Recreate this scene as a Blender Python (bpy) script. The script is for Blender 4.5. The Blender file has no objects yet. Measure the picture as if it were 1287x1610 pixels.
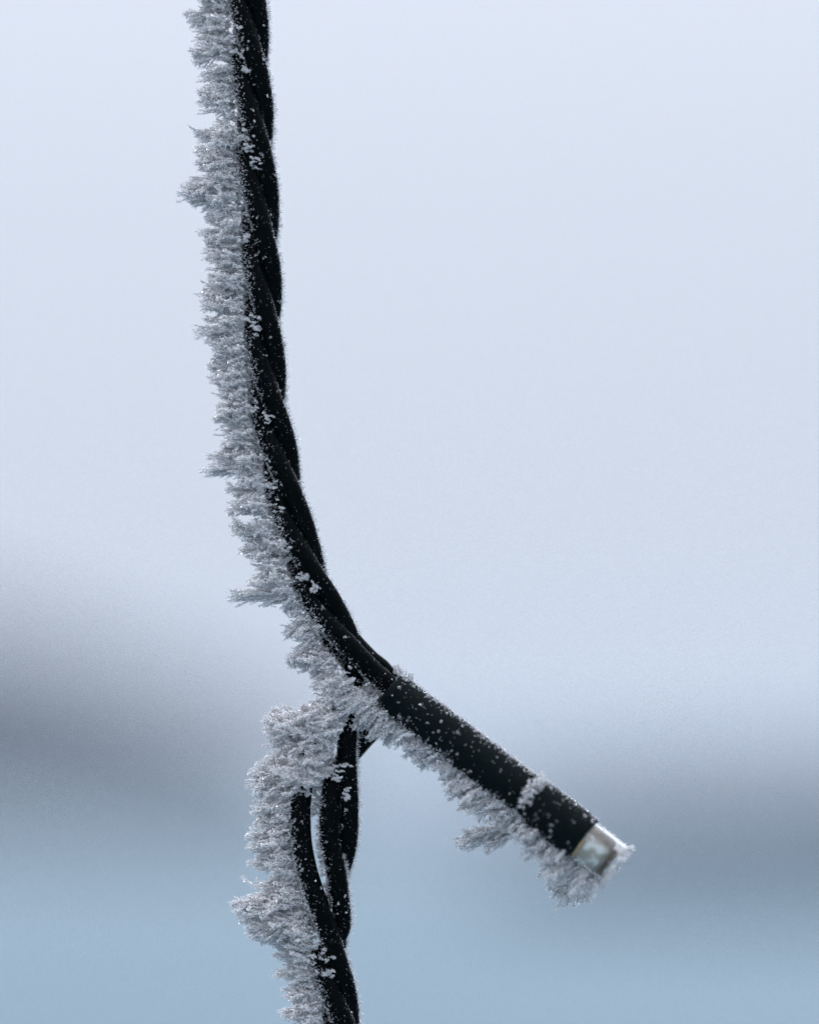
import bpy, math, random
import numpy as np
from mathutils import Vector, Matrix, Quaternion

random.seed(7)
RNG = np.random.default_rng(7)
scn = bpy.context.scene
COL = scn.collection
R = math.radians

# ------------------------------------------------------------------ camera
MM = 1e-4                       # modelling unit of the close-up: a tenth of a millimetre
CX, CZ = 643.5, 805.0
DIST = 0.4472
HORIZON = 1262.0                # height at which the far horizon stands


def W(px, py, dep=0.0):
    """close-up coordinates (tenths of a millimetre, dep towards the camera) to metres"""
    return Vector(((px - CX) * MM, -dep * MM, (CZ - py) * MM))


cam_d = bpy.data.cameras.new("camera")
cam = bpy.data.objects.new("camera", cam_d)
COL.objects.link(cam)
cam_d.lens = 100.0
cam_d.sensor_width = 36.0
cam_d.sensor_fit = 'AUTO'
CAM_Z = (CZ - HORIZON) * MM
cam.location = (0.0, -DIST, CAM_Z)
cam.rotation_euler = (R(90), 0, 0)
cam_d.shift_y = (HORIZON - CZ) / 1610.0
cam_d.clip_start = 0.02
cam_d.clip_end = 9000.0
cam_d.dof.use_dof = True
cam_d.dof.focus_distance = DIST - 12 * MM
cam_d.dof.aperture_fstop = 2.9
scn.camera = cam

# ------------------------------------------------------------------ world: overcast winter daylight
world = bpy.data.worlds.new("World")
scn.world = world
world.use_nodes = True
nt = world.node_tree
nt.nodes.clear()
sky = nt.nodes.new('ShaderNodeTexSky')
sky.sky_type = 'NISHITA'
sky.sun_disc = False
sky.air_density = 1.0
sky.dust_density = 2.0
mix = nt.nodes.new('ShaderNodeMixRGB')
mix.inputs[0].default_value = 0.93                # closed cloud cover over the clear sky
mix.inputs[2].default_value = (6.2, 6.62, 7.5, 1)
bg = nt.nodes.new('ShaderNodeBackground')
bg.inputs[1].default_value = 0.10
wo = nt.nodes.new('ShaderNodeOutputWorld')
nt.links.new(sky.outputs[0], mix.inputs[1])
# an overcast sky grows brighter from the horizon towards the zenith
tcw = nt.nodes.new('ShaderNodeTexCoord')
sep = nt.nodes.new('ShaderNodeSeparateXYZ')
nt.links.new(tcw.outputs['Generated'], sep.inputs[0])
cl = nt.nodes.new('ShaderNodeClamp')
nt.links.new(sep.outputs['Z'], cl.inputs[0])


def wmath(op, a, b):
    n_ = nt.nodes.new('ShaderNodeMath')
    n_.operation = op
    for i_, v_ in enumerate((a, b)):
        if isinstance(v_, (int, float)):
            n_.inputs[i_].default_value = v_
        else:
            nt.links.new(v_, n_.inputs[i_])
    return n_.outputs[0]


zz = cl.outputs[0]
lum = wmath('ADD', wmath('ADD', 1.0, wmath('MULTIPLY', zz, 0.40)), wmath('MULTIPLY', wmath('MULTIPLY', zz, zz), 2.0))
vm = nt.nodes.new('ShaderNodeVectorMath')
vm.operation = 'SCALE'
nt.links.new(mix.outputs[0], vm.inputs[0])
nt.links.new(lum, vm.inputs['Scale'])
nt.links.new(vm.outputs[0], bg.inputs[0])
nt.links.new(bg.outputs[0], wo.inputs[0])

sun_d = bpy.data.lights.new("sun", 'SUN')
sun_d.energy = 1.5
sun_d.angle = R(16)
sun_d.color = (1.0, 0.97, 0.94)
sun = bpy.data.objects.new("sun", sun_d)
COL.objects.link(sun)
# the brighter part of the cloud is above and from the left, the side the frost grows on
sdir = Vector((-0.66, 0.06, 0.74)).normalized()
sky.sun_elevation = math.asin(sdir.z)
sky.sun_rotation = math.atan2(sdir.x, sdir.y)
sun.rotation_euler = sdir.to_track_quat('Z', 'Y').to_euler()

scn.view_settings.view_transform = 'Standard'
scn.view_settings.look = 'None'
scn.view_settings.exposure = 0.0
scn.view_settings.gamma = 1.0
scn.cycles.use_denoising = True
scn.cycles.denoiser = 'OPENIMAGEDENOISE'
scn.cycles.denoising_input_passes = 'RGB_ALBEDO_NORMAL'
scn.cycles.denoising_prefilter = 'NONE'
scn.cycles.use_adaptive_sampling = False
scn.cycles.max_bounces = 16
scn.cycles.diffuse_bounces = 12
scn.cycles.transmission_bounces = 14
scn.cycles.transparent_max_bounces = 8
scn.cycles.volume_bounces = 1
scn.cycles.caustics_reflective = True
scn.cycles.caustics_refractive = True


# ------------------------------------------------------------------ materials
def mat(name):
    m = bpy.data.materials.new(name)
    m.use_nodes = True
    n = m.node_tree
    n.nodes.clear()
    out = n.nodes.new('ShaderNodeOutputMaterial')
    return m, n, out


def principled(n, **kw):
    b = n.nodes.new('ShaderNodeBsdfPrincipled')
    for k, v in kw.items():
        b.inputs[k.replace('_', ' ')].default_value = v
    return b


def make_frost(name, glass):
    m, n, out = mat(name)
    geo = n.nodes.new('ShaderNodeNewGeometry')
    ramp = n.nodes.new('ShaderNodeValToRGB')
    ramp.color_ramp.elements[0].color = (0.66, 0.645, 0.655, 1)
    e = ramp.color_ramp.elements.new(0.35)
    e.color = (0.94, 0.935, 0.93, 1)
    ramp.color_ramp.elements[-1].color = (0.99, 0.975, 0.98, 1)
    n.links.new(geo.outputs['Random Per Island'], ramp.inputs[0])
    d = n.nodes.new('ShaderNodeBsdfDiffuse')
    t = n.nodes.new('ShaderNodeBsdfTranslucent')
    g = n.nodes.new('ShaderNodeBsdfGlossy')
    g.inputs['Roughness'].default_value = 0.22
    g.inputs['Color'].default_value = (0.9, 0.95, 1, 1)
    r = n.nodes.new('ShaderNodeBsdfGlass')
    r.inputs['IOR'].default_value = 1.31
    r.inputs['Roughness'].default_value = 0.05
    r.inputs['Color'].default_value = (0.99, 0.99, 1, 1)
    n.links.new(ramp.outputs[0], d.inputs['Color'])
    n.links.new(ramp.outputs[0], t.inputs['Color'])
    m1 = n.nodes.new('ShaderNodeMixShader')
    m1.inputs[0].default_value = 0.52
    n.links.new(d.outputs[0], m1.inputs[1])
    n.links.new(t.outputs[0], m1.inputs[2])
    m2 = n.nodes.new('ShaderNodeMixShader')
    m2.inputs[0].default_value = glass
    n.links.new(m1.outputs[0], m2.inputs[1])
    n.links.new(r.outputs[0], m2.inputs[2])
    m3 = n.nodes.new('ShaderNodeMixShader')
    m3.inputs[0].default_value = 0.07
    n.links.new(m2.outputs[0], m3.inputs[1])
    n.links.new(g.outputs[0], m3.inputs[2])
    n.links.new(m3.outputs[0], out.inputs[0])
    return m


def make_plastic(name, col, rough, spec, bump=0.00002, scale=3000.0, sheen=0.0):
    m, n, out = mat(name)
    b = principled(n, Roughness=rough)
    b.inputs['Sheen Weight'].default_value = sheen
    b.inputs['Sheen Roughness'].default_value = 0.25
    b.inputs['Sheen Tint'].default_value = (0.55, 0.85, 0.9, 1)
    b.inputs['Specular IOR Level'].default_value = spec
    tc = n.nodes.new('ShaderNodeTexCoord')
    no = n.nodes.new('ShaderNodeTexNoise')
    no.inputs['Scale'].default_value = scale
    no.inputs['Detail'].default_value = 4
    n.links.new(tc.outputs['Object'], no.inputs['Vector'])
    cr = n.nodes.new('ShaderNodeValToRGB')
    cr.color_ramp.elements[0].position = 0.3
    cr.color_ramp.elements[0].color = tuple(c * 0.6 for c in col) + (1,)
    cr.color_ramp.elements[1].position = 0.75
    cr.color_ramp.elements[1].color = tuple(c * 1.5 for c in col) + (1,)
    n.links.new(no.outputs[0], cr.inputs[0])
    n.links.new(cr.outputs[0], b.inputs['Base Color'])
    rr = n.nodes.new('ShaderNodeMapRange')
    rr.inputs['To Min'].default_value = rough - 0.1
    rr.inputs['To Max'].default_value = rough + 0.15
    n.links.new(no.outputs[0], rr.inputs[0])
    n.links.new(rr.outputs[0], b.inputs['Roughness'])
    bp = n.nodes.new('ShaderNodeBump')
    bp.inputs['Distance'].default_value = bump
    bp.inputs['Strength'].default_value = 0.6
    n.links.new(no.outputs[0], bp.inputs['Height'])
    n.links.new(bp.outputs[0], b.inputs['Normal'])
    n.links.new(b.outputs[0], out.inputs[0])
    return m


M_FROST = make_frost("hoarfrost_ice", 0.22)
M_RIME = make_frost("clear_rime_ice", 0.62)
M_WIRE = make_plastic("dark_green_wire_plastic", (0.0008, 0.0022, 0.0028), 0.28, 0.028, sheen=0.02)
M_SOCKET = make_plastic("dark_green_socket_plastic", (0.0012, 0.0046, 0.0050), 0.42, 0.055, scale=1500.0, sheen=0.12)


def make_clear():
    m, n, out = mat("clear_bulb_plastic")
    b = principled(n, Roughness=0.22, IOR=1.15)
    b.inputs['Base Color'].default_value = (0.74, 0.73, 0.71, 1)
    b.inputs['Transmission Weight'].default_value = 0.93
    n.links.new(b.outputs[0], out.inputs[0])
    return m


def make_core():
    m, n, out = mat("frosted_diode_body")
    tc = n.nodes.new('ShaderNodeTexCoord')
    no = n.nodes.new('ShaderNodeTexNoise')
    no.inputs['Scale'].default_value = 800.0
    no.inputs['Detail'].default_value = 3
    n.links.new(tc.outputs['Object'], no.inputs['Vector'])
    cr = n.nodes.new('ShaderNodeValToRGB')
    cr.color_ramp.elements[0].position = 0.44
    cr.color_ramp.elements[0].color = (0.40, 0.39, 0.33, 1)
    cr.color_ramp.elements[1].position = 0.58
    cr.color_ramp.elements[1].color = (0.78, 0.84, 0.84, 1)
    n.links.new(no.outputs[0], cr.inputs[0])
    b = principled(n, Roughness=0.4)
    n.links.new(cr.outputs[0], b.inputs['Base Color'])
    n.links.new(b.outputs[0], out.inputs[0])
    return m


M_CLEAR = make_clear()
M_CORE = make_core()
M_AMBER = make_plastic("amber_resin", (0.05, 0.028, 0.007), 0.4, 0.4)
M_GREY = make_plastic("brown_grey_diode_shell", (0.22, 0.19, 0.17), 0.4, 0.4, scale=700.0)
M_TAN = make_plastic("tan_resin_edge", (0.33, 0.26, 0.16), 0.5, 0.3)


# ------------------------------------------------------------------ mesh helpers
def np_mesh(name, verts, tris, material, smooth=False):
    me = bpy.data.meshes.new(name)
    nv, nf = len(verts), len(tris)
    k = tris.shape[1]
    me.vertices.add(nv)
    me.vertices.foreach_set('co', np.ascontiguousarray(verts, dtype=np.float32).ravel())
    me.loops.add(nf * k)
    me.loops.foreach_set('vertex_index', np.ascontiguousarray(tris, dtype=np.int32).ravel())
    me.polygons.add(nf)
    me.polygons.foreach_set('loop_start', np.arange(0, nf * k, k, dtype=np.int32))
    me.update(calc_edges=True)
    me.polygons.foreach_set('use_smooth', np.full(nf, smooth, dtype=bool))
    me.materials.append(material)
    return me


ROOT_LOC = np.array(W(540, 1610, 0))


def part(name, me, parent, loc=None):
    o = bpy.data.objects.new(name, me)
    COL.objects.link(o)
    o.parent = parent
    if loc is not None:
        o.location = loc
    return o


def unit(v):
    return v / (np.linalg.norm(v, axis=-1, keepdims=True) + 1e-12)


def frame_of(D, rng):
    ref = unit(rng.normal(size=D.shape))
    U = unit(np.cross(D, ref))
    V = np.cross(D, U)
    return U, V


def grains(P, D, a, b, rng):
    """disphenoid ice grains: centres P, axes D, lengths a, widths b -> verts, tris"""
    n = len(P)
    D = unit(D)
    U, V = frame_of(D, rng)
    a = np.broadcast_to(a, (n,))[:, None] * 0.5
    b = np.broadcast_to(b, (n,))[:, None] * 0.5
    vs = np.stack([P - D * a - U * b, P - D * a + U * b, P + D * a - V * b, P + D * a + V * b], axis=1)
    base = (np.arange(n) * 4)[:, None, None]
    t = np.array([[0, 1, 2], [1, 0, 3], [2, 3, 0], [3, 2, 1]])[None] + base
    return vs.reshape(-1, 3), t.reshape(-1, 3)


# ------------------------------------------------------------------ wire centre lines (tenths of a millimetre)
CT = np.array([(-330, 372), (-200, 379), (-100, 384), (0, 389), (100, 395), (200, 400), (300, 407), (400, 411), (500, 414),
               (560, 417), (620, 421), (660, 427), (700, 435), (750, 444), (800, 456), (850, 469), (900, 486), (950, 507),
               (1000, 533), (1040, 559), (1080, 592)], float)
NOTCH = np.array([(-430, -4), (-295, -3), (-162, -2), (-29, -1), (103, 0), (234, 1), (383, 2), (507, 3), (640, 4), (772, 5), (914, 6),
                  (1030, 7), (1140, 8)], float)


def center_x(y):
    return np.interp(y, CT[:, 0], CT[:, 1])


def smooth_path(pts, step=2.0, it=3):
    p = np.array(pts, float)
    # Catmull-Rom through the points, then resample
    q = np.vstack([2 * p[0] - p[1], p, 2 * p[-1] - p[-2]])
    out = []
    for i in range(1, len(q) - 2):
        L = np.linalg.norm(q[i + 1] - q[i])
        m = max(2, int(L / step))
        for k in range(m):
            t = k / m
            out.append(0.5 * ((2 * q[i]) + (-q[i - 1] + q[i + 1]) * t + (2 * q[i - 1] - 5 * q[i] + 4 * q[i + 1] - q[i + 2]) * t * t
                              + (-q[i - 1] + 3 * q[i] - 3 * q[i + 1] + q[i + 2]) * t ** 3))
    out.append(q[-2])
    return np.array(out)


SR = 16.0                 # strand radius
HR = 15.4


def upper_strand(k, y0=-320, y1=1020, step=7):
    ys = np.arange(y0, y1 + 1, step)
    xs = center_x(ys)
    for _ in range(6):
        xs[1:-1] = (xs[:-2] + xs[1:-1] * 2 + xs[2:]) / 4
    tan = unit(np.stack([np.gradient(xs), np.gradient(ys)], 1))
    nx = np.stack([tan[:, 1], -tan[:, 0]], 1)             # to the right of the run
    n = np.interp(ys, NOTCH[:, 0], NOTCH[:, 1])
    phi = np.radians(60 - 120 * n + 120 * k)
    c, s = np.cos(phi) * HR, np.sin(phi) * HR
    return np.stack([xs + nx[:, 0] * c, ys + nx[:, 1] * c, s], 1), phi


# lower cord: loose first, then twisted again
CL = np.array([(1440, 516), (1500, 519), (1550, 527), (1610, 538), (1700, 560), (1800, 585), (1940, 622)], float)
NL = np.array([(1345, -1), (1500, 0), (1625, 1), (1760, 2), (1900, 3), (2040, 4)], float)


def lower_strand(k, y0=1465, y1=1935, step=7):
    ys = np.arange(y0, y1 + 1, step)
    xs = np.interp(ys, CL[:, 0], CL[:, 1])
    for _ in range(6):
        xs[1:-1] = (xs[:-2] + xs[1:-1] * 2 + xs[2:]) / 4
    tan = unit(np.stack([np.gradient(xs), np.gradient(ys)], 1))
    nx = np.stack([tan[:, 1], -tan[:, 0]], 1)
    n = np.interp(ys, NL[:, 0], NL[:, 1])
    phi = np.radians(60 - 120 * n + 120 * k)
    c, s = np.cos(phi) * HR, np.sin(phi) * HR
    return np.stack([xs + nx[:, 0] * c, ys + nx[:, 1] * c, s], 1), phi


# at y=1020 upper phases decide which strand lies in front (k=7 mod 3 = 1 is the front-right one)
up = {k: upper_strand(k)[0] for k in (0, 1, 2)}
lo = {k: lower_strand(k)[0] for k in (0, 1, 2)}
# strand 1: front one, runs into the lamp socket
pA = np.vstack([up[1], [(583, 1052, 12), (607, 1074, 10), (628, 1096, 8), (660, 1122, 6)]])
# strand 2: bends back above the socket and drops down as the right strand of the lower cord
pB = np.vstack([up[0][up[0][:, 1] < 1010], [(580, 1036, -14), (600, 1052, -20), (612, 1072, -30), (592, 1092, -36), (566, 1112, -22), (548, 1140, -6), (545, 1190, -2),
                (547.5, 1250, -2), (547.5, 1300, -4), (543, 1340, -8), (532, 1376, -10), (525, 1420, -14)],
                lo[2][lo[2][:, 1] > 1480]])
# strand 0: stays left, drops under the frost and comes out as the left strand
pC = np.vstack([up[2][up[2][:, 1] < 1010], [(550, 1040, -2), (556, 1066, -6), (548, 1092, -6), (525, 1130, 0), (489, 1180, 8), (477, 1230, 12), (473, 1280, 16), (477, 1335, 20), (488, 1382, 22), (502, 1424, 22)],
                lo[0][lo[0][:, 1] > 1468]])
# return wire from the socket: loops out under it and comes back as the middle strand
pD = np.vstack([[(650, 1112, -12), (628, 1106, -18), (606, 1124, -22), (586, 1146, -22), (562, 1172, -22), (541, 1198, -12), (525, 1228, 2), (519, 1270, 9), (519, 1320, 10), (529, 1372, 10), (534, 1420, 6), (534, 1462, 0)],
                lo[1][lo[1][:, 1] > 1500]])


def tube(path, radius, sides=22):
    p = np.asarray(path)
    n = len(p)
    T = unit(np.gradient(p, axis=0))
    N = np.zeros_like(p)
    v = np.cross(T[0], [0, 0, 1.0])
    N[0] = unit(v)
    for i in range(1, n):
        v = N[i - 1] - T[i] * np.dot(N[i - 1], T[i])
        N[i] = unit(v)
    B = np.cross(T, N)
    ang = np.linspace(0, 2 * math.pi, sides, endpoint=False)
    r = np.broadcast_to(radius, (n,))
    ring = (N[:, None] * np.cos(ang)[None, :, None] + B[:, None] * np.sin(ang)[None, :, None])
    vs = p[:, None] + ring * r[:, None, None]
    q = []
    for i in range(n - 1):
        a = i * sides + np.arange(sides)
        b = i * sides + (np.arange(sides) + 1) % sides
        q.append(np.stack([a, b, b + sides, a + sides], 1))
    return vs.reshape(-1, 3), np.vstack(q), T, N, B, r


def to_local(v):
    """tenths-of-mm (x right, y down, depth to camera) to metres relative to the root"""
    w = np.stack([(v[:, 0] - CX) * MM, -v[:, 2] * MM, (CZ - v[:, 1]) * MM], 1)
    return w - ROOT_LOC


root = bpy.data.objects.new("string_light", None)
COL.objects.link(root)
root.location = ROOT_LOC
root['label'] = "dark green twisted fairy light cable with one clear bulb, its left side furred with hoarfrost"
root['category'] = "string light"

strands = []
for path in (pA, pB, pC, pD):
    sp = smooth_path(path, 3.0)
    k = np.arange(len(sp))
    rad = SR * (1 + 0.012 * np.sin(k * 0.11 + len(sp)) + 0.01 * np.sin(k * 0.37))
    yb = sp[:, 1]
    rad = rad * (1 + 0.0 * np.clip((yb - 1130) / 80, 0, 1) * np.clip((1470 - yb) / 60, 0, 1))
    v, q, T, N, B, r = tube(sp, rad)
    part("wire", np_mesh("wire", to_local(v), q[:, ::-1], M_WIRE, True), root)
    strands.append((sp, T, N, B, r))

# ------------------------------------------------------------------ lamp socket, collar and bulb
DX = Vector((0.79, 0.61, 0.13)).normalized()            # axis, leaning slightly towards the camera


def ax(t, off=0.0):
    """point on the socket axis; t counts along the axis in the picture plane"""
    return np.array([0.79 * t - 297, 0.61 * t + 385, 4 + (t - 1146) * 0.13])


A_D = np.array(DX)
A_U = unit(np.cross(A_D, [0, 0, 1.0]))       # in-plane perpendicular
A_V = np.cross(A_D, A_U)                     # towards / away from the camera
if A_V[2] < 0:
    A_V = -A_V
if A_U[1] > 0:
    A_U = -A_U                               # up side


def lathe(profile, sides=48, wob=0.0, lobes=0, lobe_amp=0.0):
    prof = np.array(profile, float)
    ang = np.linspace(0, 2 * math.pi, sides, endpoint=False)
    vs = []
    for t, r in prof:
        rr = r * (1 + wob * np.sin(3 * ang + t * 0.03) + lobe_amp * np.cos(lobes * ang))
        c = ax(t)
        vs.append(c + rr[:, None] * (np.cos(ang)[:, None] * A_U + np.sin(ang)[:, None] * A_V))
    vs = np.vstack(vs)
    q = []
    for i in range(len(prof) - 1):
        a = i * sides + np.arange(sides)
        b = i * sides + (np.arange(sides) + 1) % sides
        q.append(np.stack([a, b, b + sides, a + sides], 1))
    return vs, np.vstack(q)


def flip_out(v, q):
    """make faces point away from the axis"""
    f = 0
    c = v[q].mean(1)
    nn = np.cross(v[q[:, 1]] - v[q[:, 0]], v[q[:, 3]] - v[q[:, 0]])
    rel = c - ax(1350)
    rad = rel - np.outer(rel @ A_D, A_D)
    if (nn * rad).sum() > 0:
        f = 1
    # to_local mirrors y and depth (a rotation, keeps handedness)
    return q if f else q[:, ::-1]


sock = [(1150, 3), (1150, 24), (1151, 30.5), (1154, 32.5), (1160, 33.4), (1176, 33.9), (1179, 33.2), (1182, 33.9), (1250, 34.6), (1330, 35.0), (1400, 35.4),
        (1420, 35.3), (1426, 34.2), (1431, 32.6), (1437, 32.2), (1440, 32.2)]
v, q = lathe(sock, wob=0.006)
o_sock = part("lamp_socket", np_mesh("lamp_socket", to_local(v), flip_out(v, q), M_SOCKET, True), root)
coll = [(1436, 30), (1437, 37.4), (1439, 39.0), (1443, 39.5), (1500, 39.3), (1526, 38.8), (1531, 38.0), (1533, 36.0), (1533, 33.2), (1524, 33.2), (1500, 33.2)]
v, q = lathe(coll)
part("collar", np_mesh("collar", to_local(v), flip_out(v, q), M_SOCKET, True), root)
# moulded clip rib over the rear shoulder of the socket
v, q = lathe([(1186, 34.0), (1187, 36.2), (1191, 36.8), (1195, 36.2), (1196, 34.0)])

bulb = [(1505, 3), (1505, 31.5), (1507, 33.6), (1520, 33.7), (1560, 33.9), (1590, 33.9), (1594, 33.2), (1596, 31.6), (1596, 29.5), (1588, 18), (1582, 8), (1580, 1)]
v, q = lathe(bulb)
o_bulb = part("bulb", np_mesh("bulb", to_local(v), flip_out(v, q), M_CLEAR, True), root)
v, q = lathe([(1508, 2), (1508, 30), (1510, 33.3), (1570, 33.3), (1576, 29), (1577, 14), (1577, 2)])
qa = q[:, 0] % 48
topq = (qa < 9) | (qa > 36)
part("diode", np_mesh("diode", to_local(v), flip_out(v, q[~topq]), M_CORE, True), o_bulb)
part("diode_upper", np_mesh("diode_upper", to_local(v), flip_out(v, q[topq]), M_GREY, True), o_bulb)  # upper and rear sector of the diode shell, coloured brown-grey
v, q = lathe([(1578, 32.2), (1579, 32.9), (1582, 33.2), (1586, 33.2), (1588, 32.4), (1588, 29), (1578, 28)], wob=0.006)
q = q[((q[:, 0] % 48) >= 8) & ((q[:, 0] % 48) < 24)]
part("resin_ring", np_mesh("resin_ring", to_local(v), flip_out(v, q), M_AMBER, True), o_bulb)
v, q = lathe([(1533.6, 33.4), (1533.8, 36.2), (1536, 36.6), (1539, 35.6), (1540, 33.5)], wob=0.02)
q = q[((q[:, 0] % 48) >= 12) & ((q[:, 0] % 48) < 20)]
part("resin_edge", np_mesh("resin_edge", to_local(v), flip_out(v, q), M_TAN, True), o_bulb)


# ------------------------------------------------------------------ hoarfrost feathers
def feather(L, Rw, seed):
    """a dendritic feather of ice grains growing along +x from the origin; returns grain arrays"""
    rng = np.random.default_rng(seed)
    Ps, Ds, As, Bs = [], [], [], []

    def twig(p, d, length, step, a, b):
        n = max(1, int(length / step))
        s = (np.arange(n) + rng.random(n) * 0.8) * step
        bend = unit(rng.normal(size=3)) * 0.25
        dirs = unit(d[None] + bend[None] * (s / max(length, 1e-6))[:, None])
        pts = p[None] + dirs * s[:, None] + rng.normal(size=(n, 3)) * 0.45
        Ps.append(pts)
        Ds.append(unit(dirs + rng.normal(size=(n, 3)) * 0.8))
        As.append(a * rng.uniform(0.6, 1.6, n))
        Bs.append(b * rng.uniform(0.6, 1.7, n))
        return pts[-1], dirs[-1]

    def off(d, ang, az):
        u = unit(np.cross(d, [0.13, 0.31, 0.94]))
        v = np.cross(d, u)
        return unit(d * math.cos(ang) + (u * math.cos(az) + v * math.sin(az)) * math.sin(ang))

    def spine(p, d, length, rw, depth):
        steps = max(2, int(length / 2.4))
        cur = p.copy()
        dd = d.copy()
        for i in range(steps):
            t = (i + 0.5) / steps
            dd = unit(dd * 1.0 + rng.normal(size=3) * 0.07 + d * 0.1)
            nxt = cur + dd * (length / steps)
            twig(cur, dd, length / steps, 1.2, 2.6, 1.3)
            env = rw * (0.45 + 0.55 * math.sin(math.pi * min(1.0, 0.15 + t * 0.72))) * (1 - 0.5 * t)
            if depth > 0:
                env *= 0.75
            for j in range((2 if rng.random() < 0.6 else 1) if depth == 0 else 1):
                ang = rng.uniform(0.4, 1.0)
                ln = env * rng.uniform(0.5, 1.0) / math.sin(ang) * (0.8 if depth == 0 else 0.9)
                e, ed = twig(cur, off(dd, ang, rng.uniform(0, 2 * math.pi)), ln, 2.1, 2.9, 1.5)
                if ln > 5 and rng.random() < 0.6:
                    twig(cur + (e - cur) * 0.6, off(ed, 0.7, rng.uniform(0, 6.28)), ln * 0.4, 2.0, 2.6, 1.4)
                # knob of grains at the twig end
                kn = rng.integers(2, 6)
                Ps.append(e + rng.normal(size=(kn, 3)) * 1.3)
                Ds.append(rng.normal(size=(kn, 3)))
                As.append(rng.uniform(1.6, 3.0, kn))
                Bs.append(rng.uniform(1.2, 2.0, kn))
            if depth < 2 and length > 16 and rng.random() < (0.24 if depth == 0 else 0.12) and t < 0.85:
                spine(cur, off(dd, rng.uniform(0.3, 0.62), rng.uniform(0, 6.28)), min(length * (1 - t) * 0.85 + 5, length * 0.5), rw * 0.55, depth + 1)
            cur = nxt
        kn = 7 if depth == 0 else 5
        Ps.append(cur + rng.normal(size=(kn, 3)) * 1.3)
        Ds.append(rng.normal(size=(kn, 3)))
        As.append(rng.uniform(1.6, 3.2, kn))
        Bs.append(rng.uniform(1.2, 2.2, kn))

    spine(np.zeros(3), np.array([1.0, 0, 0]), L, Rw, 0)
    P = np.vstack(Ps); D = np.vstack(Ds); a = np.concatenate(As); b = np.concatenate(Bs)
    return grains(P, D, a, b, rng)


CLASSES = [(9, 4.0), (15, 5.5), (24, 8), (38, 10.5), (55, 12), (75, 13), (100, 14)]
VARS = {}
for ci, (L, rw) in enumerate(CLASSES):
    nv = 5 if ci < 4 else 5
    VARS[ci] = [feather(L, rw, 100 * ci + j) for j in range(nv)]
print("feather tris", {c: [len(t[1]) for t in VARS[c]] for c in VARS})
VMESH = {}


def mesh_of(ci, j):
    if (ci, j) not in VMESH:
        v, t = VARS[ci][j]
        w = np.stack([v[:, 0], -v[:, 2], -v[:, 1]], 1) * MM
        VMESH[(ci, j)] = np_mesh("frost_feather", w, t, M_FROST)
    return VMESH[(ci, j)]


specs = []   # (priority, base(3), dir(3), length, girth)


def add_f(base, d, length, prio=0.0, girth=1.0):
    specs.append((prio, np.array(base, float), unit(np.array(d, float)), float(length), girth))


OUT = np.array([(-320, 300), (-120, 305), (-30, 300), (0, 300), (12, 298), (25, 287), (45, 300), (55, 306), (75, 300), (90, 293), (98, 305), (106, 316), (118, 308), (160, 305), (180, 312), (188, 325),
                (200, 312), (212, 297), (222, 301), (240, 303), (258, 303), (270, 310), (283, 294), (294, 290), (303, 275), (313, 280), (322, 297), (328, 318), (335, 326),
                (350, 314), (368, 309), (385, 314), (402, 312), (425, 322), (437, 316), (452, 311), (467, 307), (480, 316), (495, 322), (508, 312), (518, 301), (528, 314),
                (545, 322), (572, 321), (600, 322), (612, 332), (640, 332), (660, 330), (690, 338), (706, 338), (716, 322), (724, 330), (735, 312), (743, 307), (748, 340), (755, 362),
                (780, 358), (806, 352), (818, 362), (835, 365), (850, 368), (872, 374), (885, 392), (905, 396), (918, 382), (930, 372), (940, 354), (950, 384), (958, 410),
                (966, 430), (985, 443), (1010, 444), (1035, 447), (1050, 449), (1060, 472), (1070, 492), (1085, 492), (1100, 485), (1112, 474), (1125, 464), (1133, 430),
                (1140, 408), (1150, 415), (1158, 428), (1170, 412), (1180, 434), (1188, 405), (1198, 424), (1210, 412), (1225, 388), (1240, 394), (1258, 400), (1276, 393),
                (1288, 402), (1300, 398), (1318, 390), (1332, 388), (1345, 395), (1362, 387), (1372, 412), (1385, 415), (1400, 406), (1414, 396), (1420, 364), (1430, 360), (1442, 379),
                (1465, 382), (1478, 402), (1495, 428), (1530, 427), (1545, 440), (1572, 446), (1590, 437), (1605, 448), (1640, 455), (1760, 505), (1920, 560)], float)
# left edge of the bare cord from which the frost grows, and the front-to-back middle of it
BASE = np.array([(-320, 345), (0, 366), (150, 374), (300, 385), (450, 396), (560, 398), (650, 404), (720, 416), (800, 432), (850, 446), (900, 463), (950, 482), (1000, 507),
                 (1030, 524), (1060, 541), (1100, 560), (1130, 548), (1160, 536), (1200, 524), (1230, 508), (1250, 474), (1300, 466), (1350, 472), (1400, 482), (1440, 498),
                 (1480, 506), (1520, 497), (1560, 508), (1610, 516), (1760, 560), (1930, 615)], float)


def outx(y):
    return np.interp(y, OUT[:, 0], OUT[:, 1])


def basex(y):
    return np.interp(y, BASE[:, 0], BASE[:, 1])


rr = np.random.default_rng(3)
# silhouette layer: feathers that reach the outline
y = -310.0
while y < 1920:
    xb, xo = basex(y), outx(y)
    L = xb - xo
    droop = rr.normal(0.02, 0.22)
    if 1090 < y < 1240:
        droop -= 0.05
    dz = rr.normal(0, 5)
    add_f((xb - 5, y - droop * L, dz + 2), (-1, droop, dz * 0.006 + rr.normal(0, 0.05)), L * rr.uniform(0.62, 1.03), girth=rr.uniform(0.6, 1.1), prio=10 if -30 < y < 1620 else -5)
    y += rr.uniform(7, 14) if -30 < y < 1620 else 16
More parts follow.
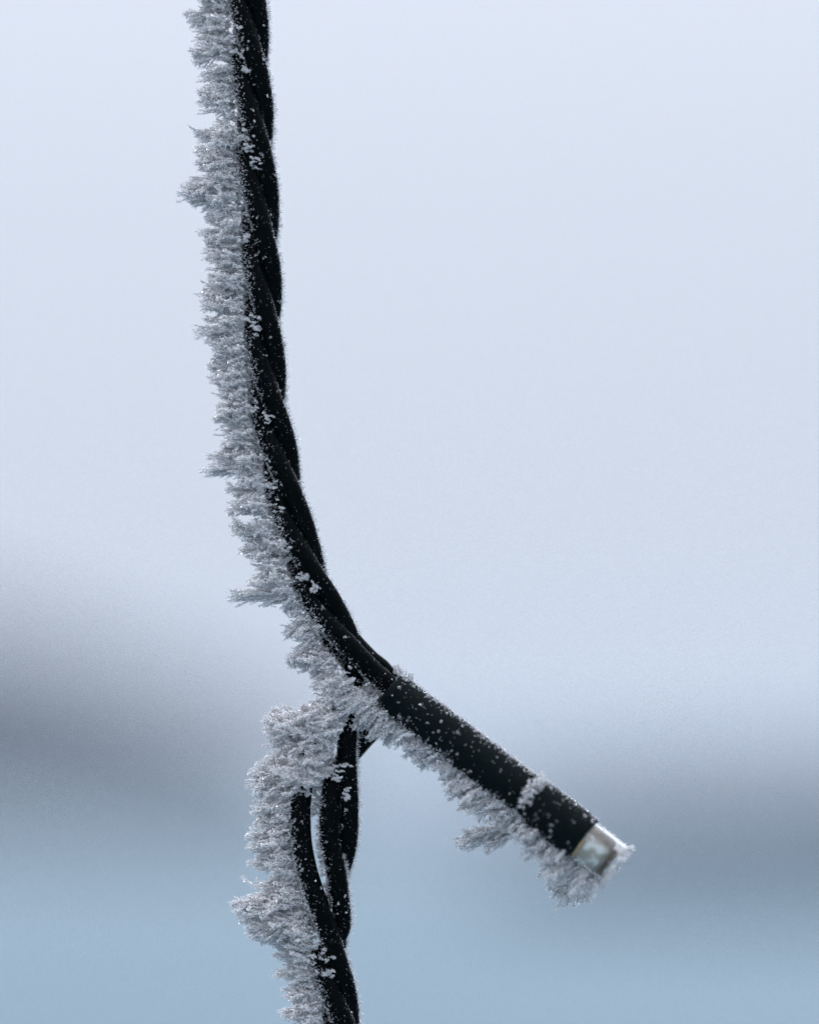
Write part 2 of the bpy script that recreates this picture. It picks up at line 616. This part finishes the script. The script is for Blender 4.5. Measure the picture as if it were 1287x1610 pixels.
# body layers spread round the left half of the cord
for layer, (zc, frac, stepy) in enumerate([(13, 0.58, 11), (-13, 0.55, 15), (22, 0.38, 11), (3, 0.45, 12)]):
    y = -300.0 + layer * 3
    while y < 1900:
        xb, xo = basex(y), outx(y)
        # smooth the reach so that inner layers don't copy every tooth
        xs = np.mean([outx(y + k) for k in (-30, -15, 0, 15, 30)])
        L = (xb - max(xo, xs * 0.7 + xo * 0.3)) * frac * rr.uniform(0.7, 1.12)
        z = zc + rr.normal(0, 4)
        xi = xb - (13 if z > 8 else 6)
        if 1060 < y < 1235 and z > 0:
            z += 8
            xi += rr.uniform(-8, 10)
        add_f((xi, y, z), (-1, rr.normal(0.0, 0.33), np.sign(z) * rr.uniform(0.0, 0.25)), max(L, 12), prio=(5 if z > 10 else 0) if -30 < y < 1620 else -6)
        y += stepy * rr.uniform(0.7, 1.3) * (1 if -30 < y < 1620 else 2.2)

# the longer plumes that stand out of the fringe: tip, height of the root, half-height, feathers
for (tx, ty, ry, hw, nf) in [(287, 24, 20, 8, 5), (293, 88, 78, 10, 6), (305, 60, 58, 8, 3), (312, 118, 112, 7, 4), (306, 160, 156, 14, 6), (298, 211, 208, 7, 4), (303, 245, 238, 12, 5), (293, 287, 286, 6, 4), (275, 303, 300, 9, 8), (286, 314, 308, 8, 5),
                             (308, 368, 368, 9, 5), (312, 401, 398, 9, 5), (311, 452, 450, 6, 3), (307, 467, 466, 7, 4), (302, 517, 524, 6, 5), (318, 535, 538, 7, 3), (322, 570, 568, 9, 5), (322, 600, 600, 8, 4),
                             (331, 655, 652, 12, 5), (338, 700, 698, 9, 4), (319, 719, 722, 5, 4), (308, 742, 730, 6, 7), (352, 803, 796, 9, 6), (364, 838, 834, 8, 5), (374, 873, 872, 7, 5), (380, 925, 920, 8, 4), (354, 940, 932, 6, 7),
                             (427, 962, 952, 6, 4), (443, 998, 990, 11, 6), (447, 1040, 1030, 13, 8), (478, 1063, 1050, 8, 4),
                             (408, 1140, 1150, 12, 9), (412, 1172, 1160, 8, 6), (465, 1118, 1130, 12, 7), (405, 1190, 1196, 6, 6), (388, 1226, 1222, 14, 9), (393, 1275, 1262, 10, 7), (396, 1300, 1295, 10, 5), (388, 1332, 1322, 12, 8), (387, 1362, 1342, 7, 5),
                             (405, 1398, 1390, 10, 6), (360, 1424, 1436, 9, 9), (376, 1446, 1446, 12, 7), (385, 1468, 1456, 9, 6), (427, 1498, 1494, 8, 5), (427, 1530, 1524, 9, 6), (440, 1562, 1556, 9, 5), (437, 1592, 1586, 9, 5)]:
    for j in range(nf):
        v_ = (j + 0.5) / nf * 2 - 1
        b = np.array([basex(ry) - 3, ry + v_ * hw * 0.9, rr.normal(0, 8)])
        e = np.array([tx + abs(v_) ** 1.3 * 22 * (1 + 0.5 * rr.random()) + rr.uniform(0, 4), ty + v_ * hw * 0.75 + rr.normal(0, 2), rr.normal(2, 5)])
        add_f(b, e - b, np.linalg.norm(e - b), prio=11 if abs(v_) < 0.5 else 6, girth=min(1.0, max(0.4, hw / 13)) * rr.uniform(0.8, 1.1))
# big mass where the lamp branches off
for i in range(60):
    y = rr.uniform(1066, 1232)
    x = np.interp(y, [1066, 1100, 1130, 1180, 1232], [560, 585, 545, 530, 505]) - abs(rr.normal(0, 30))
    z = rr.uniform(12, 34)
    add_f((x, y, z), (-0.85, rr.normal(0.25 if y < 1120 else 0.05, 0.22), 0.35), rr.uniform(18, 46), prio=4)
for i in range(40):
    t = rr.random()
    add_f((rr.uniform(548, 606), rr.uniform(1080, 1108), rr.uniform(-14, 10)), (-0.8, rr.normal(0.4, 0.3), rr.normal(0, 0.3)), rr.uniform(14, 34), prio=1)
for i in range(34):
    add_f((rr.uniform(566, 618), rr.uniform(1108, 1146), rr.uniform(4, 24)), (-0.55, rr.normal(0.75, 0.3), rr.normal(0.1, 0.2)), rr.uniform(14, 28), prio=1)
for i in range(24):
    t = rr.random()
    add_f((552 + 48 * t, 1066 + 32 * t + rr.uniform(0, 10), rr.uniform(-26, -8)), (-0.7, 0.7, rr.normal(0, 0.3)), rr.uniform(14, 24), prio=1)
for i in range(22):
    add_f((rr.uniform(566, 596), rr.uniform(1060, 1084), rr.uniform(-16, 2)), (-0.7, rr.normal(0.7, 0.3), rr.normal(0, 0.3)), rr.uniform(10, 20), prio=0)
for i in range(60):
    yq = rr.uniform(1270, 1425)
    add_f((np.interp(yq, [1270, 1330, 1380, 1430], [505, 504, 512, 520]), yq, rr.uniform(-4, 14)), (-0.9, rr.normal(0.0, 0.4), rr.normal(0, 0.3)), rr.uniform(4, 8.5), prio=-1)
for i in range(34):
    add_f((rr.uniform(496, 508), rr.uniform(1228, 1280), rr.uniform(-6, 12)), (-0.9, rr.normal(0.0, 0.3), rr.normal(0, 0.3)), rr.uniform(7, 13), prio=-1)
# frost across the front, between cord and socket (reads as felt)
for i in range(46):
    t = rr.random()
    p = np.array([505, 1062]) * (1 - t) + np.array([592, 1118]) * t
    p += rr.normal(0, 7, 2)
    add_f((p[0] + 10, p[1] - 4, rr.uniform(14, 26)), (-0.8, 0.6, 0.2), rr.uniform(18, 36), prio=3)
for i in range(26):
    y = rr.uniform(1150, 1222)
    x = rr.uniform(500, 535)
    add_f((x, y, 14 + rr.uniform(0, 8)), (-0.9, 0.3, 0.35), rr.uniform(14, 26), prio=2)
# fringe under the socket; (axis position, reach, direction)
SOCK_OUT = np.array([(1146, 30), (1165, 44), (1180, 52), (1196, 22), (1205, 30), (1220, 38), (1240, 42), (1262, 34), (1285, 36), (1300, 44), (1318, 40), (1335, 40), (1350, 50), (1362, 58), (1380, 40),
                     (1400, 40), (1420, 42), (1440, 38), (1460, 40), (1480, 44), (1500, 46), (1530, 50), (1550, 52), (1570, 44), (1588, 30)], float)
for rep, (za, fr) in enumerate([(0, 1.0), (0, 0.95), (0.4, 0.8), (-0.5, 0.85), (-0.2, 0.7)]):
    t = 1142.0 + rep * 2.1
    while t < 1592:
        rad = 36 if t < 1437 or t > 1533 else 38
        th = za + rr.normal(0, 0.12)
        c = ax(t)
        n = -A_U * math.cos(th) + A_V * math.sin(th)
        b = c + n * (rad - 3)
        reach = np.interp(t, SOCK_OUT[:, 0], SOCK_OUT[:, 1]) * fr * rr.uniform(0.5, 1.1) * (0.85 if t < 1330 else 1.0)
        if t > 1530 and za > 0.1:
            break
        if 1196 < t < 1204:
            reach *= 0.6
        w = 0.72 if t < 1480 else 0.3
        d = n * (1 - w) + np.array([-0.93, 0.38, 0]) * w + rr.normal(0, 0.2, 3)
        if t > 1560:
            d = d + A_D * 0.25
        add_f(b, d, reach * 1.05, prio=8 if rep < 2 else 1)
        t += rr.uniform(7, 14)
# the long feather hanging off under the socket, left of the collar
for i in range(11):
    b = np.array([rr.uniform(808, 838), rr.uniform(1292, 1306), rr.uniform(-8, 18)])
    tip = np.array([rr.uniform(712, 730), rr.uniform(1318, 1354), rr.uniform(-4, 22)])
    if i > 6:
        tip = b + (tip - b) * rr.uniform(0.45, 0.8)
    dv = tip - b
    add_f(b, dv, np.linalg.norm(dv), prio=9, girth=0.75)
for (bx, by, tx, ty) in [(742, 1196, 690, 1222), (700, 1178, 647, 1205), (668, 1150, 640, 1194), (628, 1128, 603, 1174), (770, 1236, 735, 1270), (795, 1262, 744, 1276),
                         (862, 1352, 850, 1384), (880, 1368, 884, 1424), (905, 1372, 924, 1424), (915, 1372, 944, 1396), (893, 1372, 902, 1424), (872, 1360, 862, 1402)]:
    for j in range(3):
        b = np.array([bx, by, rr.uniform(-6, 12)])
        dv = np.array([tx - bx + rr.normal(0, 4), ty - by + rr.normal(0, 4), rr.normal(0, 5)])
        add_f(b, dv, np.linalg.norm(dv) * rr.uniform(0.85, 1), prio=9 if j == 0 else 2)


# slender needles standing proud of the ragged edge
for i in range(170):
    y = rr.uniform(-20, 1615)
    xo, xb = outx(y), basex(y)
    s0 = rr.uniform(0.3, 0.75)
    b = np.array([xb + (xo - xb) * s0, y, rr.normal(2, 7)])
    reach = (xb - xo) * (1 - s0) * rr.uniform(0.8, 1.12)
    specs.append((-2, b, unit(np.array([-1, rr.normal(0, 0.28), rr.normal(0, 0.2)])), max(9.0, reach), 0.45))
# tufts on the front of the cord and in patches
def tuft_patch(x, y, z, n, sx, sy, l0, l1):
    for i in range(n):
        add_f((x + rr.normal(0, sx), y + rr.normal(0, sy), z + rr.normal(0, 1)), (-0.8 + rr.normal(0, .2), rr.normal(0, .3), 0.5), rr.uniform(l0, l1), prio=-1)


for (x, y, n, sx, sy) in [(383, 52, 6, 5, 5), (374, 68, 12, 9, 3), (385, 88, 6, 8, 4), (394, 118, 5, 5, 3), (383, 218, 18, 10, 7), (397, 240, 6, 6, 4), (405, 262, 6, 6, 5), (378, 345, 8, 7, 5), (390, 378, 9, 8, 4),
                          (398, 508, 9, 6, 3), (409, 518, 8, 4, 5), (384, 640, 16, 9, 8), (402, 645, 10, 8, 4), (425, 660, 7, 5, 4), (430, 768, 12, 12, 5), (410, 755, 12, 9, 6), (440, 800, 5, 6, 5), (452, 862, 10, 8, 5),
                          (478, 908, 9, 8, 4), (495, 925, 6, 5, 5), (503, 990, 4, 4, 4), (515, 1045, 16, 10, 8), (538, 1058, 8, 9, 5), (508, 1505, 12, 12, 3), (520, 1530, 8, 9, 3), (488, 1480, 14, 10, 6), (500, 1488, 8, 9, 4),
                          (545, 1205, 6, 5, 5), (535, 1225, 8, 6, 4), (548, 1250, 5, 5, 6), (478, 1240, 22, 11, 6)]:
    tuft_patch(x, y, 26, n + 2, sx, sy, 4.5, 8.5)
# felt of frost on the collar shoulder and the rear shoulder of the socket
for i in range(22):
    th = rr.uniform(0.1, 2.1)
    b = ax(1432 + rr.normal(0, 4)) + (A_U * math.cos(th) + A_V * math.sin(th)) * 35
    add_f(b, (A_U * math.cos(th) + A_V * math.sin(th)) * 0.8 - A_D * 0.6 + rr.normal(0, .2, 3), rr.uniform(8, 17), prio=-1)
for i in range(10):
    th = rr.uniform(1.1, 1.9)
    b = ax(1425 + rr.normal(0, 6)) + (A_U * math.cos(th) + A_V * math.sin(th)) * 35
    add_f(b, (A_U * math.cos(th) + A_V * math.sin(th)) + rr.normal(0, .3, 3), rr.uniform(8, 14), prio=-1)
for i in range(16):
    p = np.array([rr.uniform(612, 650), 0, rr.uniform(-18, 12)])
    p[1] = 1052 + (p[0] - 598) * 0.30 + rr.normal(0, 3) + (4 if p[0] < 615 else 0)
    add_f(p, (0.15 + rr.normal(0, .3), -0.8, rr.normal(0, .4)), rr.uniform(5, 11), prio=-1)
# frost needles round the end face of the bulb
for i in range(110):
    th = rr.uniform(0, 2 * math.pi)
    ra = 33 if i % 3 else rr.uniform(22, 33)
    b = ax(1594) + (A_U * math.cos(th) + A_V * math.sin(th)) * ra
    add_f(b, A_D * 0.8 + (A_U * math.cos(th) + A_V * math.sin(th)) * 0.5 + rr.normal(0, .25, 3), rr.uniform(5, 10), prio=-1)
# a little frost clinging to the return wire where it comes out of the fringe
for i in range(26):
    q_ = rr.random()
    add_f((564 + 34 * q_ + rr.normal(0, 2), 1172 - 34 * q_ + rr.normal(0, 4), rr.uniform(-18, -6)), (rr.normal(-0.3, 0.5), rr.normal(0.5, 0.4), 0.5), rr.uniform(4, 8), prio=-1)
# frost piled on the lower side of the bulb and collar
for i in range(70):
    t = rr.uniform(1445, 1585)
    th = rr.uniform(2.2, 3.6) if t < 1490 else rr.uniform(2.85, 3.8)
    b = ax(t) + (A_U * math.cos(th) + A_V * math.sin(th)) * (38 if t < 1533 else 33)
    if math.cos(th) > -0.72 or (t > 1533 and math.cos(th) > -0.86):
        continue
    add_f(b, (A_U * math.cos(th) * 1.2 + A_V * math.sin(th) * 0.2) + np.array([-0.5, 0.5, 0]), rr.uniform(12, 26), prio=0)

# pick classes, order by how much they show
ROTB = {}


def xform(d, roll):
    """rotation taking +x to d (all in close-up axes)"""
    u = unit(np.cross(d, np.array([0.2, 0.1, 0.97])))
    w = np.cross(d, u)
    cu, su = math.cos(roll), math.sin(roll)
    u2 = u * cu + w * su
    w2 = np.cross(d, u2)
    return np.stack([d, u2, w2], 1)


# narrow slits between neighbouring plumes: (height, how far in they cut, half width)
SLITS = [(11, 314, 6), (52, 308, 4), (98, 347, 5), (138, 314, 4), (190, 352, 4), (226, 316, 4), (262, 313, 4), (330, 332, 6), (352, 322, 4), (384, 322, 3), (437, 326, 4), (488, 325, 5), (500, 318, 3), (553, 333, 4), (588, 330, 3), (612, 342, 5),
         (640, 340, 3), (672, 345, 4), (709, 350, 5), (753, 372, 6), (785, 368, 3), (817, 408, 4), (852, 384, 5), (902, 402, 5), (957, 446, 6), (976, 468, 4), (1012, 476, 4), (1058, 486, 6), (1104, 484, 5),
         (1156, 436, 5), (1181, 446, 5), (1205, 418, 5), (1250, 410, 4), (1286, 415, 4), (1311, 406, 4), (1348, 402, 4), (1377, 430, 6), (1409, 420, 5), (1456, 392, 3), (1489, 436, 5), (1512, 444, 4), (1546, 456, 5), (1580, 458, 4), (1602, 460, 4)]
SL = np.array(SLITS, float)
for i_, (prio, base, d, L, girth) in enumerate(specs):
    if d[0] > -0.5 or base[0] > basex(base[1]) + 25 or L < 16:
        continue
    ts = np.arange(0.2, 1.001, 0.05) * L
    px_, py_ = base[0] + d[0] * ts, base[1] + d[1] * ts
    inside = (np.abs(py_[:, None] - SL[None, :, 0] - (px_[:, None] - SL[None, :, 1]) * 0.04) < SL[None, :, 2] + 2.0) & (px_[:, None] < SL[None, :, 1])
    hit = np.where(inside.any(1))[0]
    if len(hit):
        nl = max(10.0, ts[hit[0]] - 3)
        specs[i_] = (prio if nl > 25 else min(prio, -1), base, d, nl, girth)
specs.sort(key=lambda s: -(s[0] * 12 + s[3]))
jv, jt, nvert = [], [], 0
n_parts = 0
tri_join = 0
for prio, base, d, L, girth in specs:
    ci = int(np.argmin([abs(math.log(L / c[0])) for c in CLASSES]))
    j = int(rr.integers(0, len(VARS[ci])))
    sc = L / CLASSES[ci][0]
    M = xform(d, rr.uniform(0, 6.28))
    if n_parts < 290 and prio >= 0:
        o = bpy.data.objects.new("frost_feather", mesh_of(ci, j))
        COL.objects.link(o)
        o.parent = root
        # close-up axes (x, y down, depth) -> world (x, -depth, -y): a proper rotation C
        C = np.array([[1, 0, 0], [0, 0, -1], [0, -1, 0]], float)
        Rw = C @ M @ C.T
        SC = np.array([sc, sc * girth, sc * girth])
        m4 = Matrix([[*(Rw[0] * SC), 0], [*(Rw[1] * SC), 0], [*(Rw[2] * SC), 0], [0, 0, 0, 1]])
        m4.translation = Vector(to_local(base[None])[0])
        o.matrix_local = m4
        n_parts += 1
    else:
        v, t = VARS[ci][j]
        vv = (v * np.array([sc, sc * girth, sc * girth])) @ M.T + base
        jv.append(vv)
        jt.append(t + nvert)
        nvert += len(v)
        tri_join += len(t)
print("feathers", len(specs), "parts", n_parts, "joined tris", tri_join)

# ------------------------------------------------------------------ fine rime grains on every surface
def surface_noise(p, sc):
    return (np.sin(p[:, 0] * 0.31 * sc + 1.3 * np.sin(p[:, 1] * 0.17 * sc)) * np.sin(p[:, 1] * 0.23 * sc + p[:, 2] * 0.29 * sc + 0.7)
            + 0.5 * np.sin(p[:, 0] * 0.71 * sc + p[:, 1] * 0.53 * sc + p[:, 2] * 0.4 * sc)) / 1.5


def rime(P, Nn, left, fac, rng, dens, scale=1.0):
    """P points, Nn normals. chooses grains; coarse coat on the windward (left) side, tiny needles elsewhere"""
    n = len(P)
    ns = surface_noise(P, 1.0)
    coat = np.clip((fac - 0.12 + 0.35 * ns) / 0.75, 0, 1)
    edge = np.clip((-(Nn @ left) - 0.8) / 0.2, 0, 1) * (fac < -0.55)
    prob = 0.9 * coat ** 1.8 + 0.045 + 0.30 * edge
    keep = rng.random(n) < prob * dens
    P, Nn, coat, edge = P[keep], Nn[keep], coat[keep], edge[keep]
    m = len(P)
    big = rng.random(m)
    a = np.where(coat > 0.3, rng.uniform(1.4, 4.2, m), rng.uniform(1.2, 3.2, m)) * scale
    a = np.where((big > 0.96), a * 1.5, a) * np.where(coat < 0.15, 0.75, 1.0)
    b = a * rng.uniform(0.32, 0.8, m) * 0.8
    D = unit(Nn * 0.9 + left * 0.35 * coat[:, None] + rng.normal(size=(m, 3)) * 0.55)
    C = P + D * a[:, None] * 0.42
    return grains(C, D, a, b, rng)


LEFT = unit(np.array([-1.0, 0.05, 0.0]))
fv, ft = jv, jt
jv, jt, nvert = [], [], 0
rng = np.random.default_rng(11)
for si, (sp, T, N, B, r) in enumerate(strands):
    n = int(len(sp) * 3.0 * 36)
    i = rng.uniform(0, len(sp) - 1.001, n)
    i0 = i.astype(int)
    f = (i - i0)[:, None]
    c = sp[i0] * (1 - f) + sp[i0 + 1] * f
    if True:
        ok = (c[:, 1] > -60) & (c[:, 1] < 1680)
        c, i0 = c[ok], i0[ok]
    th = rng.uniform(0, 2 * math.pi, len(c))
    nn = N[i0] * np.cos(th)[:, None] + B[i0] * np.sin(th)[:, None]
    p = c + nn * r[i0][:, None]
    # drop what lies buried between strands
    keep = np.ones(len(p), bool)
    for sj, (sq, *_x) in enumerate(strands):
        if sj == si:
            continue
        q2 = sq[::2]
        yy = p[:, 1]
        for a0 in range(0, len(p), 20000):
            pp = p[a0:a0 + 20000]
            # coarse test against every 2nd path point in a y window
            order = np.argsort(q2[:, 1])
            qs = q2[order]
            lo_i = np.clip(np.searchsorted(qs[:, 1], pp[:, 1]) - 4, 0, len(qs) - 9)
            dmin = np.full(len(pp), 1e9)
            for k in range(9):
                dmin = np.minimum(dmin, ((pp - qs[lo_i + k]) ** 2).sum(1))
            keep[a0:a0 + 20000] &= dmin > (SR + 0.3) ** 2
    p, nn = p[keep], nn[keep]
    fs = nn @ LEFT
    yy = p[:, 1]
    cxm = np.where(yy < 1050, center_x(yy), np.interp(yy, CL[:, 0], CL[:, 1]))
    fb = (cxm - p[:, 0]) / 31.0
    twisted = (yy < 1040) | (yy > 1470)
    loose = fs * (0.35 if si == 1 else 0.75) - (0.1 if si == 1 else 0)
    if si != 1:
        loose = np.maximum(loose, -0.5)
    fac_ = np.where(twisted, 0.8 * fb + 0.2 * fs, loose)
    v, t = rime(p, nn, LEFT, fac_, rng, 0.8)
    # clusters of bigger crystals scattered over the front
    jv.append(v); jt.append(t + nvert); nvert += len(v)
    m = int(len(p) * 0.006)
    if m:
        pick = rng.choice(len(p), m, replace=False)
        prob = 0.12 + 0.88 * np.clip(fac_[pick] + 0.35, 0, 1)
        pick = pick[(rng.random(m) < prob)]
        cnt = rng.integers(3, 14, len(pick))
        idx = np.repeat(pick, cnt)
        sz = np.repeat(rng.uniform(0.6, 1.7, len(pick)), cnt)
        pp = p[idx] + nn[idx] * 1.0 + rng.normal(size=(len(idx), 3)) * sz[:, None]
        a = rng.uniform(1.6, 3.4, len(idx))
        v, t = grains(pp, rng.normal(size=(len(idx), 3)), a, a * 0.6, rng)
        jv.append(v); jt.append(t + nvert); nvert += len(v)
    # short hooked needles along the lee edge
    fac = -(nn @ LEFT)
    cand = np.where((fac > 0.86) & ((fb < -0.72) | (~twisted & (si == 1))))[0]
    m = int(len(cand) * 0.45)
    pick = rng.choice(cand, m, replace=False)
    for st in range(3):
        d = unit(nn[pick] + rng.normal(size=(m, 3)) * 0.5)
        a = rng.uniform(2.0, 3.9, m)
        if st == 0:
            cur = p[pick]
        v, t = grains(cur + d * a[:, None] * 0.45, d, a, a * 0.36, rng)
        jv.append(v); jt.append(t + nvert); nvert += len(v)
        cur = cur + d * a[:, None] * 0.85
        kk = rng.random(m) < 0.5
        pick, cur = pick[kk], cur[kk]
        m = len(pick)

# rime on socket, collar and bulb
n = 52000
t_ = rng.uniform(1150, 1590, n)
th = rng.uniform(0, 2 * math.pi, n)
rad = np.where(t_ < 1437, np.interp(t_, [1150, 1160, 1430], [31, 33.4, 35.5]), np.where(t_ < 1533, 38.3, 33.2))
nn = np.cos(th)[:, None] * A_U + np.sin(th)[:, None] * A_V
axp = np.stack([0.79 * t_ - 297, 0.61 * t_ + 385, 4 + (t_ - 1146) * 0.13], 1)
p = axp + nn * rad[:, None]
low = -np.cos(th)
top = np.cos(th)
ns = surface_noise(p, 0.8)
prob = 0.008 + 0.8 * np.clip((low - 0.74 + 0.25 * ns) / 0.4, 0, 1) + 0.35 * np.clip((top - 0.72 + 0.25 * ns) / 0.3, 0, 1)
prob *= np.where((t_ > 1500) & (low < 0.88), 0.25, 1.0)
k = rng.random(n) < prob
p, nnk = p[k], nn[k]
a = rng.uniform(1.6, 4.4, len(p))
D = unit(nnk + rng.normal(size=(len(p), 3)) * 0.6)
v, t = grains(p + D * a[:, None] * 0.4, D, a, a * 0.5, rng)
jv.append(v); jt.append(t + nvert); nvert += len(v)
# clumps on the socket
m = 90
t_ = rng.uniform(1165, 1530, m)
th = rng.uniform(-0.5, 2.6, m)
nn = np.cos(th)[:, None] * A_U + np.sin(th)[:, None] * A_V
c = np.stack([0.79 * t_ - 297, 0.61 * t_ + 385, 4 + (t_ - 1146) * 0.13], 1) + nn * np.where(t_ < 1437, 35, 38.5)[:, None]
cnt = (3 + 22 * rng.random(m) ** 3).astype(int)
idx = np.repeat(np.arange(m), cnt)
pp = c[idx] + rng.normal(size=(len(idx), 3)) * np.repeat(rng.uniform(0.8, 2.3, m), cnt)[:, None] + nn[idx]
a = rng.uniform(1.3, 2.8, len(idx))
v, t = grains(pp, rng.normal(size=(len(idx), 3)), a, a * 0.6, rng)
jv.append(v); jt.append(t + nvert); nvert += len(v)

for nm, a_, b_, m_ in (("frost_crystals", fv, ft, M_FROST), ("rime_grains", jv, jt, M_RIME)):
    V = np.vstack(a_)
    Tt = np.vstack(b_)
    print(nm, "tris", len(Tt))
    o = part(nm, np_mesh(nm, to_local(V), Tt, m_), root)
    o['kind'] = "stuff"

# ------------------------------------------------------------------ the land behind: frosted field and woods in fog
GZ = -1.6


def make_ground():
    m, n, out = mat("frosted_field")
    tc = n.nodes.new('ShaderNodeTexCoord')
    no = n.nodes.new('ShaderNodeTexNoise')
    no.inputs['Scale'].default_value = 0.05
    no.inputs['Detail'].default_value = 8
    n.links.new(tc.outputs['Object'], no.inputs['Vector'])
    cr = n.nodes.new('ShaderNodeValToRGB')
    cr.color_ramp.elements[0].position = 0.35
    cr.color_ramp.elements[0].color = (0.14, 0.20, 0.245, 1)
    cr.color_ramp.elements[1].position = 0.65
    cr.color_ramp.elements[1].color = (0.17, 0.248, 0.29, 1)
    n.links.new(no.outputs[0], cr.inputs[0])
    b = principled(n, Roughness=0.9)
    n.links.new(cr.outputs[0], b.inputs['Base Color'])
    n.links.new(b.outputs[0], out.inputs[0])
    return m


nx = 60
gx = np.concatenate([-np.geomspace(3000, 4, nx), [0], np.geomspace(4, 3000, nx)])
X, Y = np.meshgrid(gx, gx)
Z = GZ + 0.10 * np.sin(X * 0.09) * np.sin(Y * 0.07) * np.clip(np.hypot(X, Y) / 20 - 0.3, 0, 1)
vv = np.stack([X.ravel(), Y.ravel(), Z.ravel()], 1)
k = len(gx)
ii, jj = np.meshgrid(np.arange(k - 1), np.arange(k - 1))
a = (jj * k + ii).ravel()
qq = np.stack([a, a + 1, a + k + 1, a + k], 1)
g = bpy.data.objects.new("ground", np_mesh("ground", vv, qq, make_ground(), True))
COL.objects.link(g)
g['kind'] = "structure"


def make_leaf(name, c0, c1):
    m, n, out = mat(name)
    geo = n.nodes.new('ShaderNodeNewGeometry')
    cr = n.nodes.new('ShaderNodeValToRGB')
    cr.color_ramp.elements[0].color = (*c0, 1)
    cr.color_ramp.elements[1].color = (*c1, 1)
    n.links.new(geo.outputs['Random Per Island'], cr.inputs[0])
    b = principled(n, Roughness=0.8)
    n.links.new(cr.outputs[0], b.inputs['Base Color'])
    n.links.new(b.outputs[0], out.inputs[0])
    return m


M_WOOD = make_leaf("dark_winter_wood", (0.018, 0.028, 0.052), (0.035, 0.053, 0.090))
M_HEDGE = make_leaf("frosted_scrub", (0.085, 0.115, 0.165), (0.14, 0.18, 0.25))


def wood(name, trees, material, label, cat, seed, per=260):
    rg = np.random.default_rng(seed)
    vs, ts, nv = [], [], 0
    for (x, y, h, w) in trees:
        # tapered trunk
        ang = np.linspace(0, 2 * math.pi, 7)[:-1]
        prof = [(0, w * 0.07), (0.3, w * 0.05), (0.9, w * 0.012)]
        tv = np.array([(x + r_ * math.cos(a_), y + r_ * math.sin(a_), GZ - 0.2 + h * f_) for f_, r_ in prof for a_ in ang])
        tq = []
        for i in range(2):
            for j in range(6):
                a0, b0 = i * 6 + j, i * 6 + (j + 1) % 6
                tq += [(a0, b0, b0 + 6), (a0, b0 + 6, a0 + 6)]
        vs.append(tv); ts.append(np.array(tq) + nv); nv += len(tv)
        # limbs and twiggy crown: leaf-sized spray clusters through the volume
        m = per
        u = rg.random(m) ** 0.6
        zf = rg.uniform(0.12, 1.0, m)
        env = np.sin(np.pi * np.clip(zf * 0.85 + 0.12, 0, 1)) ** 0.7 * w * 0.5
        lump = 1 + 0.25 * np.sin(zf * 17 + x) * np.cos(zf * 9 + y)
        th_ = rg.uniform(0, 2 * math.pi, m)
        c = np.stack([x + np.cos(th_) * env * u * lump, y + np.sin(th_) * env * u * lump, GZ + zf * h], 1)
        d = rg.normal(size=(m, 3)) + np.array([0, 0, 0.5])
        sz = rg.uniform(0.08, 0.2, m) * w
        v, t = grains(c, d, sz * 1.4, sz, rg)
        vs.append(v); ts.append(t + nv); nv += len(v)
    o = bpy.data.objects.new(name, np_mesh(name, np.vstack(vs), np.vstack(ts), material))
    COL.objects.link(o)
    o['kind'] = "stuff"
    o['label'] = label
    o['category'] = cat
    return o


rw = np.random.default_rng(21)
# a wood on the left, its edge stepping down towards the middle.  screen-x -> world x at distance y is (px-643)*y*2.236e-4
trees = []
for i in range(120):
    y = rw.uniform(140, 185)
    px = rw.uniform(-420, 480)
    hpx = np.interp(px, [-420, 0, 120, 230, 330, 480], [292, 264, 222, 184, 145, 90])
    h = 1.6 + hpx * 2.236e-4 * (y + 0.45) * rw.uniform(0.8, 1.05)
    trees.append(((px - 643) * 2.236e-4 * y, y, h, h * rw.uniform(0.55, 0.8)))
wood("far_wood", trees, M_WOOD, "dark blurred wood on the left beyond the frosted field", "wood", 5)
trees = []
for i in range(170):
    y = rw.uniform(52, 80)
    px = rw.uniform(800, 1750)
    hpx = np.interp(px, [760, 900, 1150, 1300, 1750], [-40, -5, 12, 20, 40])
    h = 1.6 + hpx * 2.236e-4 * y * rw.uniform(0.75, 1.1)
    trees.append(((px - 643) * 2.236e-4 * y, y, h, h * rw.uniform(0.8, 1.2)))
wood("far_hedgerow", trees, M_HEDGE, "low blurred grey hedgerow on the right across the frosted field", "hedgerow", 6)
trees = []
for i in range(260):
    y = rw.uniform(300, 420)
    px = rw.uniform(-500, 1800)
    h = 1.6 + rw.uniform(30, 70) * 2.236e-4 * y
    trees.append(((px - 643) * 2.236e-4 * y, y, h, h * rw.uniform(0.7, 1.1)))
wood("distant_treeline", trees, M_HEDGE, "faint line of trees in the fog along the whole horizon", "treeline", 8, per=120)

# ------------------------------------------------------------------ the foggy air
hz, n, out = mat("cold_haze")
pv = n.nodes.new('ShaderNodeVolumePrincipled')
pv.inputs['Color'].default_value = (0.78, 0.83, 0.90, 1)
pv.inputs['Density'].default_value = 0.0024
pv.inputs['Anisotropy'].default_value = 0.2
n.links.new(pv.outputs[0], out.inputs['Volume'])
x0, x1, z0, z1 = -3050, 3050, GZ - 1.2, 17.0
bv = np.array([(x, y, z) for x in (x0, x1) for y in (x0, x1) for z in (z0, z1)], float)
bq = np.array([(0, 1, 3, 2), (4, 6, 7, 5), (0, 4, 5, 1), (2, 3, 7, 6), (0, 2, 6, 4), (1, 5, 7, 3)])
hb = bpy.data.objects.new("haze", np_mesh("haze", bv, bq, hz))
COL.objects.link(hb)
hb['kind'] = "stuff"
